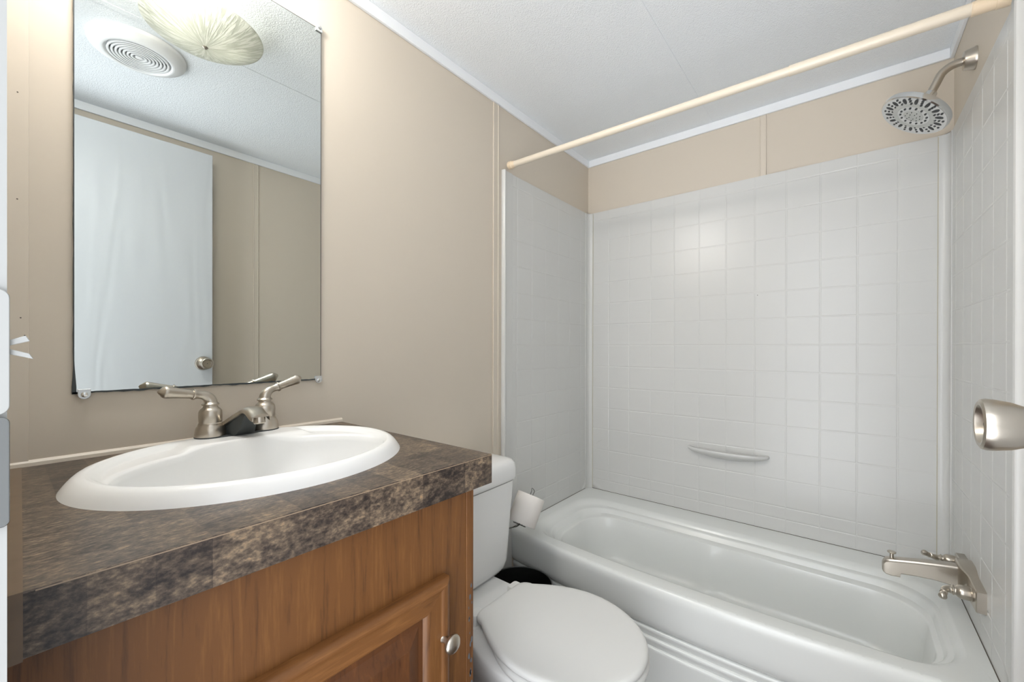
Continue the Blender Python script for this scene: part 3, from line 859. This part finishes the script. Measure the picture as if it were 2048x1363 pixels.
def noz(rad, ang, ra, rb, h=.0085, rot=None):
    """a rubber nozzle, ra along the radius, rb across"""
    er = fu * cos(ang) + fv * sin(ang); et = -fu * sin(ang) + fv * cos(ang); c = hc + er * rad + nrm * h
    n = 12; rs = []
    for k, hh in ((1, -.003), (1, .0008), (.75, .0018)):
        rs.append([c + er * (ra * k * cos(2 * pi * i / n)) + et * (rb * k * sin(2 * pi * i / n)) + nrm * hh for i in range(n)])
    return rs


noz_obs = []
def add_noz(*a):
    b = MB().rings(noz(*a)); o = b.build('nozzle', M_NOZ, smooth=60); attach(hd, o); noz_obs.append(o)
for k in range(14):
    a = 2 * pi * k / 14 + .1
    add_noz(.0640, a, .0105, .0044, .0072)
    for dr_, da in ((.0545, .20), (.0640, .225), (.0735, .24)):
        add_noz(dr_, a + da, .0031, .0031, .0072)
for k in range(14): add_noz(.0335, 2 * pi * k / 14, .0028, .0028, .0076)
for k in range(9): add_noz(.0190, 2 * pi * k / 9, .0012, .0012, .0092)
for k in range(5): add_noz(.0100, 2 * pi * k / 5 + .3, .0010, .0010, .0094)

# ================================================================== TUB FAUCET
TX = 1.662; PY = YR + PT
tf = thing('tub_faucet', 'brushed nickel tub filler with two handles low on the right end wall', 'faucet', (TX, PY, .49))
# back plate: wide bar, raised in the middle
pl = MB(); rs = []
for x, z0, z1, h in ((-.137, .4655, .5180, .0), (-.137, .4655, .5180, .0170), (-.134, .4640, .5195, .0190), (-.062, .4600, .5235, .0190), (-.050, .4585, .5260, .0215), (-.036, .4550, .5330, .0300), (-.020, .4530, .5370, .0330),
                     (.020, .4530, .5370, .0330), (.036, .4550, .5330, .0300), (.050, .4585, .5260, .0215), (.062, .4600, .5235, .0190), (.117, .4640, .5195, .0190), (.120, .4655, .5180, .0170), (.120, .4655, .5180, 0)):
    rs.append([(TX + x, PY, z0), (TX + x, PY + h * .9, z0 + .001), (TX + x, PY + h, z0 + .004), (TX + x, PY + h, z1 - .004), (TX + x, PY + h * .9, z1 - .001), (TX + x, PY, z1)])
pl.rings(rs)
attach(tf, pl.build('back_plate', M_NICKEL, smooth=25))
st = MB(); rs = []
for y, zt, zb, hw in ((0, .5260, .4700, .0190), (.015, .5245, .4705, .0190), (.050, .5190, .4730, .0180), (.090, .5120, .4700, .0172), (.1180, .5065, .4660, .0168), (.1190, .5062, .4560, .0168), (.1400, .5020, .4545, .0165), (.1500, .4985, .4560, .0160), (.1560, .4900, .4600, .0145), (.1580, .4840, .4640, .0120)):
    b = .003
    rs.append([(TX - hw, PY + .028 + y, zb + b), (TX - hw + b, PY + .028 + y, zb), (TX + hw - b, PY + .028 + y, zb), (TX + hw, PY + .028 + y, zb + b), (TX + hw, PY + .028 + y, zt - .007), (TX + hw - .003, PY + .028 + y, zt - .005), (TX + hw - .004, PY + .028 + y, zt - .001), (TX + hw - .007, PY + .028 + y, zt),
               (TX - hw + .007, PY + .028 + y, zt), (TX - hw + .004, PY + .028 + y, zt - .001), (TX - hw + .003, PY + .028 + y, zt - .005), (TX - hw, PY + .028 + y, zt - .007)])
st.rings(rs)
attach(tf, st.build('spout', M_NICKEL, smooth=25))
attach(tf, MB().lathe([(-.004, .0050), (.010, .0045), (.013, .0040), (.0145, .0095), (.0165, .0105), (.0185, .0090), (.019, 0)], (TX, PY + .028 + .137, .5030), (0, 0, 1), 22).build('diverter_knob', M_NICKEL))
faucet_handle(tf, (TX - .092, PY + .018, .490), (0, 1, 0), (-1, .10, -.12), .84, lever=.62)
faucet_handle(tf, (TX + .100, PY + .018, .497), (0, 1, 0), (-.80, .42, .42), .80, lever=.75)

# ================================================================== TOILET
QX = .905
toi = thing('toilet', 'white two-piece toilet with closed lid between vanity and bathtub', 'toilet', (QX, .70, 0))


def seat_outline(k, z, back=.775, front=.350, hw=.182, hb=.112, n=64, dy=0):
    """k = offset outward. closed outline, rounded front, straight back with rounded corners"""
    P = []; ym = .560; hw += k; hb += k * .6; back += k; front -= k
    for i in range(n // 2 + 1):           # front half ellipse, right to left through the front
        a = -pi * i / (n // 2); P.append((QX + hw * cos(a), ym + (ym - front) * sin(a), z))
    m_ = 16; r = .034
    for i in range(1, m_ + 1):            # left side narrowing to the back corner
        s = i / m_; y = lerp(ym, back - r, s); P.append((QX - lerp(hw, hb, s ** 1.9), y, z))
    for i in range(1, 7):
        a = radians(180 - 15 * i); P.append((QX - hb + r + r * cos(a), back - r + r * sin(a), z))
    for i in range(1, 8): P.append((lerp(QX - hb + r, QX + hb - r, i / 8), back, z))
    for i in range(0, 6):
        a = radians(90 - 15 * i); P.append((QX + hb - r + r * cos(a), back - r + r * sin(a), z))
    for i in range(m_, 0, -1):
        s = i / m_; y = lerp(ym, back - r, s); P.append((QX + lerp(hw, hb, s ** 1.9), y, z))
    return P


def scaled(P, k, z, cy=.56):
    return [(QX + (x - QX) * k, cy + (y - cy) * k, z) for x, y, _ in P]


LZ = .4115
o1 = seat_outline(0, 0)
lidm = MB().rings([seat_outline(-.006, LZ - .0175), seat_outline(-.001, LZ - .0165), seat_outline(.0006, LZ - .013), seat_outline(0, LZ - .0075), seat_outline(-.0035, LZ - .0030), seat_outline(-.009, LZ - .0010), scaled(o1, .90, LZ - .0006), scaled(o1, .6, LZ + .0008), scaled(o1, .3, LZ + .0012)])
attach(toi, lidm.build('lid', M_SEAT, smooth=70))
sm = MB().rings([seat_outline(-.008, LZ - .0375, back=.745), seat_outline(.001, LZ - .0365, back=.745), seat_outline(.003, LZ - .030, back=.745), seat_outline(.001, LZ - .0225, back=.745), seat_outline(-.006, LZ - .0195, back=.745)])
attach(toi, sm.build('seat', M_SEAT, smooth=70))
for s in (-1, 1):
    hg = MB(); P = rrect(QX + s * .083 - .022, QX + s * .083 + .022, .770, .800, .010, 6, 3)
    hg.rings([[(a, b, LZ - .038) for a, b in P], [(a, b, LZ - .016) for a, b in P], [(lerp(a, QX + s * .083, .12), lerp(b, .785, .12), LZ - .0115) for a, b in P]])
    attach(toi, hg.build('hinge_cap', M_SEAT, smooth=50))
# bowl and pedestal
def oval(hw, yf, yr, z, n=64, p=2.3):
    cy = (yf + yr) / 2; hl = (yr - yf) / 2; P = []
    for i in range(n):
        a = 2 * pi * i / n; c_, s_ = cos(a), sin(a)
        P.append((QX + hw * math.copysign(abs(c_) ** (2 / p), c_), cy + hl * math.copysign(abs(s_) ** (2 / p), s_), z))
    return P
bw = MB().rings([oval(.100, .47, .97, 0), oval(.104, .465, .975, .015), oval(.100, .475, .965, .05), oval(.094, .47, .955, .12), oval(.100, .44, .94, .18), oval(.125, .405, .92, .24), oval(.152, .378, .90, .29),
                 oval(.172, .362, .875, .325, p=2.2), oval(.180, .356, .85, .350, p=2.2), oval(.181, .354, .84, .364, p=2.2), oval(.176, .358, .835, .3725, p=2.2)])
# rear deck that carries the tank
P1 = rrect(QX - .118, QX + .118, .735, 1.045, .045, 10, 8)
P0 = rrect(QX - .080, QX + .080, .76, 1.03, .045, 10, 8)
bw.rings([[(a, b, .20) for a, b in P0], [(lerp(a, c_, .5), lerp(b, d_, .5), .27) for (a, b), (c_, d_) in zip(P0, P1)], [(a, b, .325) for a, b in P1], [(a, b, .366) for a, b in P1], [(lerp(a, QX, .03), lerp(b, .89, .02), .3735) for a, b in P1]])
attach(toi, bw.build('bowl', M_CER, smooth=60))


def tank_ring(z, hw, yf, yb_, r, bulge=.006):
    P = rrect(QX - hw, QX + hw, yf, yb_, r, 8, 12)
    return [(x, y - (bulge * (1 - ((x - QX) / hw) ** 2) if y < yf + r * .3 else 0), z) for x, y in P]


tk = MB().rings([tank_ring(.3745, .150, .905, 1.050, .03), tank_ring(.378, .166, .895, 1.060, .035), tank_ring(.390, .180, .889, 1.068, .034), tank_ring(.410, .187, .886, 1.072, .030), tank_ring(.50, .194, .884, 1.076, .028), tank_ring(.60, .202, .881, 1.078, .026), tank_ring(.6735, .208, .878, 1.080, .026), tank_ring(.6745, .200, .886, 1.074, .024), tank_ring(.680, .198, .888, 1.072, .024)])
attach(toi, tk.build('tank', M_CER, smooth=50))
tl = MB().rings([tank_ring(.6785, .200, .886, 1.074, .025), tank_ring(.6785, .212, .874, 1.082, .028), tank_ring(.6800, .214, .872, 1.083, .028), tank_ring(.690, .2165, .870, 1.085, .030), tank_ring(.715, .2165, .870, 1.085, .030), tank_ring(.733, .213, .873, 1.083, .030), tank_ring(.743, .205, .881, 1.078, .030), tank_ring(.7475, .190, .895, 1.068, .028), tank_ring(.749, .150, .925, 1.045, .02)])
attach(toi, tl.build('tank_lid', M_CER, smooth=60))
# water supply
hose = thing('water_supply_hose', 'thin supply hose rising behind the toilet beside the vanity', 'hose', (.66, D - .03, .12))
pts = []
for i in range(25):
    s = i / 24; pts.append((lerp(.655, .76, smoothstep(.2, 1, s)), lerp(D - .05, .99, smoothstep(0, 1, s)), .14 + .24 * s))
attach(hose, MB().tube(pts, .0048, 10).build('hose', M_WIRE))
attach(hose, MB().lathe([(0, .022), (.003, .022), (.004, .008), (.04, .008), (.041, .013), (.06, .013), (.061, .0)], (.655, D, .13), (0, -1, 0), 20).build('shutoff_valve', M_CHROME))

# ================================================================== WASTE BIN
bn_ = thing('waste_bin', 'round black waste bin between the toilet and the bathtub', 'waste bin', (1.186, .914, 0))
BC = (1.182, .914, 0)
attach(bn_, MB().lathe([(.0, .090), (.004, .093), (.27, .1165), (.27, .1140), (.02, .0905), (.02, 0)], BC, (0, 0, 1), 56, cap=True).build('bucket', M_BLACK, smooth=50))
attach(bn_, MB().rings([[(BC[0] + (.1160 + .0022 * cos(b)) * cos(a), BC[1] + (.1160 + .0022 * cos(b)) * sin(a), .2715 + .0022 * sin(b)) for b in [2 * pi * j / 8 for j in range(8)]] for a in [2 * pi * i / 64 for i in range(65)]], False, False).build('rim', M_BINRIM, smooth=60))

# ================================================================== TOILET PAPER + HOLDER
TPc = Vector((1.283, .962, .4975))
# roll axis: leaning to the right as seen from the doorway, across the line of sight
view = (TPc - Vector((0, 0, CAMZ))).normalized(); rt = view.cross(Vector((0, 0, 1))).normalized(); upv = rt.cross(view)
AXT = (upv * cos(radians(21)) + rt * sin(radians(21))).normalized()
hold = thing('toilet_paper_holder', 'wire toilet paper holder reaching out from the side of the toilet tank', 'toilet paper holder', tuple(TPc - AXT * .055))
side = (rt * cos(radians(21)) - upv * sin(radians(21))).normalized()
tp = thing('toilet_paper_roll', 'white toilet paper roll tilted on the wire holder beside the tank', 'toilet paper', tuple(TPc - AXT * .055))
pr2 = [(-.0545, .0200), (-.0545, .0540), (-.0530, .0552), (0, .0556), (.0530, .0552), (.0545, .0540), (.0545, .0200), (-.0545, .0200)]
attach(tp, MB().lathe(pr2, tuple(TPc), tuple(AXT), 48, cap=False).build('paper', M_PAPER, smooth=50))
attach(tp, MB().lathe([(-.0535, .0202), (.0535, .0202), (.0535, .0190), (-.0535, .0190), (-.0535, .0202)], tuple(TPc), tuple(AXT), 32, cap=False).build('core', M_CARD, smooth=50))
wp = []
c_ = TPc
loop = [(-.0045, -.060), (-.0045, .055), (-.0045, .072), (-.0075, .0785), (-.0060, .0815), (.0000, .0790), (.0060, .0740), (.0065, .070), (.0050, .055), (.0050, -.060)]
attach(hold, MB().tube([c_ + side * a + AXT * b for a, b in loop], .00135, 10).build('upright_loop', M_WIRE))
b0 = c_ - AXT * .060
hook = [b0 - side * .0045, b0 + Vector((-.020, .002, .001)), b0 + Vector((-.09, .018, .006)), Vector((QX + .1935, b0.y + .032, b0.z + .014)), Vector((QX + .1925, b0.y + .032, b0.z + .050))]
attach(hold, MB().tube(hook, .0022, 10).build('lower_arm', M_WIRE))
attach(hold, MB().tube([b0 - side * .030, b0, b0 + side * .020], .0018, 10).build('cross_bar', M_WIRE))

# ================================================================== CEILING LIGHT AND FAN
LX, LY = .396, .655
cl_ = thing('ceiling_light', 'dome ceiling light with streaked pearly glass shade', 'ceiling light', (LX, LY, ZC))
attach(cl_, MB().lathe([(0, .085), (.004, .088), (.022, .085), (.025, .078), (.0251, 0)], (LX, LY, ZC), (0, 0, -1), 40).build('pan', M_FAN))
SZ = ZC - .050; SD = .048; SR = .152
pf = []
for i in range(24):
    s = i / 23; r_ = SR * s; pf.append((-(SD * (1 - s ** 2.1)), max(r_, .004)))
shade = MB().lathe(pf + [(.0015, SR), (.0020, SR - .002)] + [(-(SD - .0035) * (1 - (r_ / SR) ** 2.1) + .001, r_) for r_ in [SR * .95 * (1 - i / 14) + .003 for i in range(15)]], (0, 0, 0), (0, 0, 1), 96, cap=False).build('shade', M_SHADE, smooth=70)
shade.parent = cl_; shade.location = (0, 0, SZ - ZC)
attach(cl_, MB().lathe([(-.006, .0), (-.005, .004), (-.001, .0075), (.002, .0075), (.003, .004), (.030, .003), (.044, .003)], (LX, LY, SZ - SD), (0, 0, 1), 24).build('finial', M_NICKEL))
for s in (-1, 1):
    bl = lamp('bulb_light', None, BULB_POWER, .022); lo_ = bpy.data.objects.new('bulb_light', bl); C.objects.link(lo_); lo_.parent = cl_; lo_.location = (s * .055, .0, -.040)

fan = thing('exhaust_fan', 'round white bathroom exhaust fan cover with concentric slats', 'exhaust fan', (.302, .298, ZC))
attach(fan, MB().lathe([(0, .128), (.006, .128), (.012, .125), (.022, .108), (.027, .096), (.028, .090), (.026, .086), (.018, .084), (.018, .080), (.0, .080)], (.302, .298, ZC), (0, 0, -1), 72, cap=False).build('housing', M_FAN, smooth=50))
attach(fan, MB().lathe([(.004, .0805), (.006, .0805), (.006, 0)], (.302, .298, ZC), (0, 0, -1), 48).build('dark_recess', M_FANIN))
for k in range(8):
    r_ = .009 + .0098 * k
    prf = [(.012, r_ - .0034), (.0265, r_ - .0030), (.0275, r_), (.0265, r_ + .0026), (.012, r_ + .0010), (.012, r_ - .0034)] if k else [(.012, .0), (.0265, .0), (.0275, .006), (.0265, .0095), (.012, .009)]
    attach(fan, MB().lathe(prf, (.302, .298, ZC), (0, 0, -1), 64, cap=False).build('slat_ring', M_FAN, smooth=50))
rb = MB()
for k in range(4):
    a = pi * k / 4
    dx, dy = cos(a) * .082, sin(a) * .082; nx, ny = -sin(a) * .0018, cos(a) * .0018
    rb.hexa([(.302 - dx - nx, .298 - dy - ny, ZC - .018), (.302 + dx - nx, .298 + dy - ny, ZC - .018), (.302 + dx + nx, .298 + dy + ny, ZC - .018), (.302 - dx + nx, .298 - dy + ny, ZC - .018)],
            [(.302 - dx - nx, .298 - dy - ny, ZC - .012), (.302 + dx - nx, .298 + dy - ny, ZC - .012), (.302 + dx + nx, .298 + dy + ny, ZC - .012), (.302 - dx + nx, .298 - dy + ny, ZC - .012)])
attach(fan, rb.build('rib', M_FAN, smooth=0))

# ================================================================== ADDED LIGHT, unseen above the mirror, put in to brighten the room
vl = thing('added_vanity_light', 'added nickel bar light with two round bulbs, unseen above the mirror', 'added light', (.19, D, 2.03))
attach(vl, MB().box(.05, .345, D - .018, D - .0005, 2.000, 2.060).build('back_plate', M_NICKEL, bevel=.004))
for s in (-1, 1):
    gx = .19 + s * .060
    attach(vl, MB().lathe([(0, .020), (.012, .020), (.020, .014), (.090, .014)], (gx, D - .018, 2.030), (0, -1, 0), 20).build('socket', M_NICKEL))
    bl = lamp('added_globe_light', None, ADDED_LIGHT_POWER, .040, (1, .975, .945)); lo_ = bpy.data.objects.new('added_globe_light', bl); C.objects.link(lo_); lo_.parent = vl; lo_.location = (s * .060, -.15, -.002)
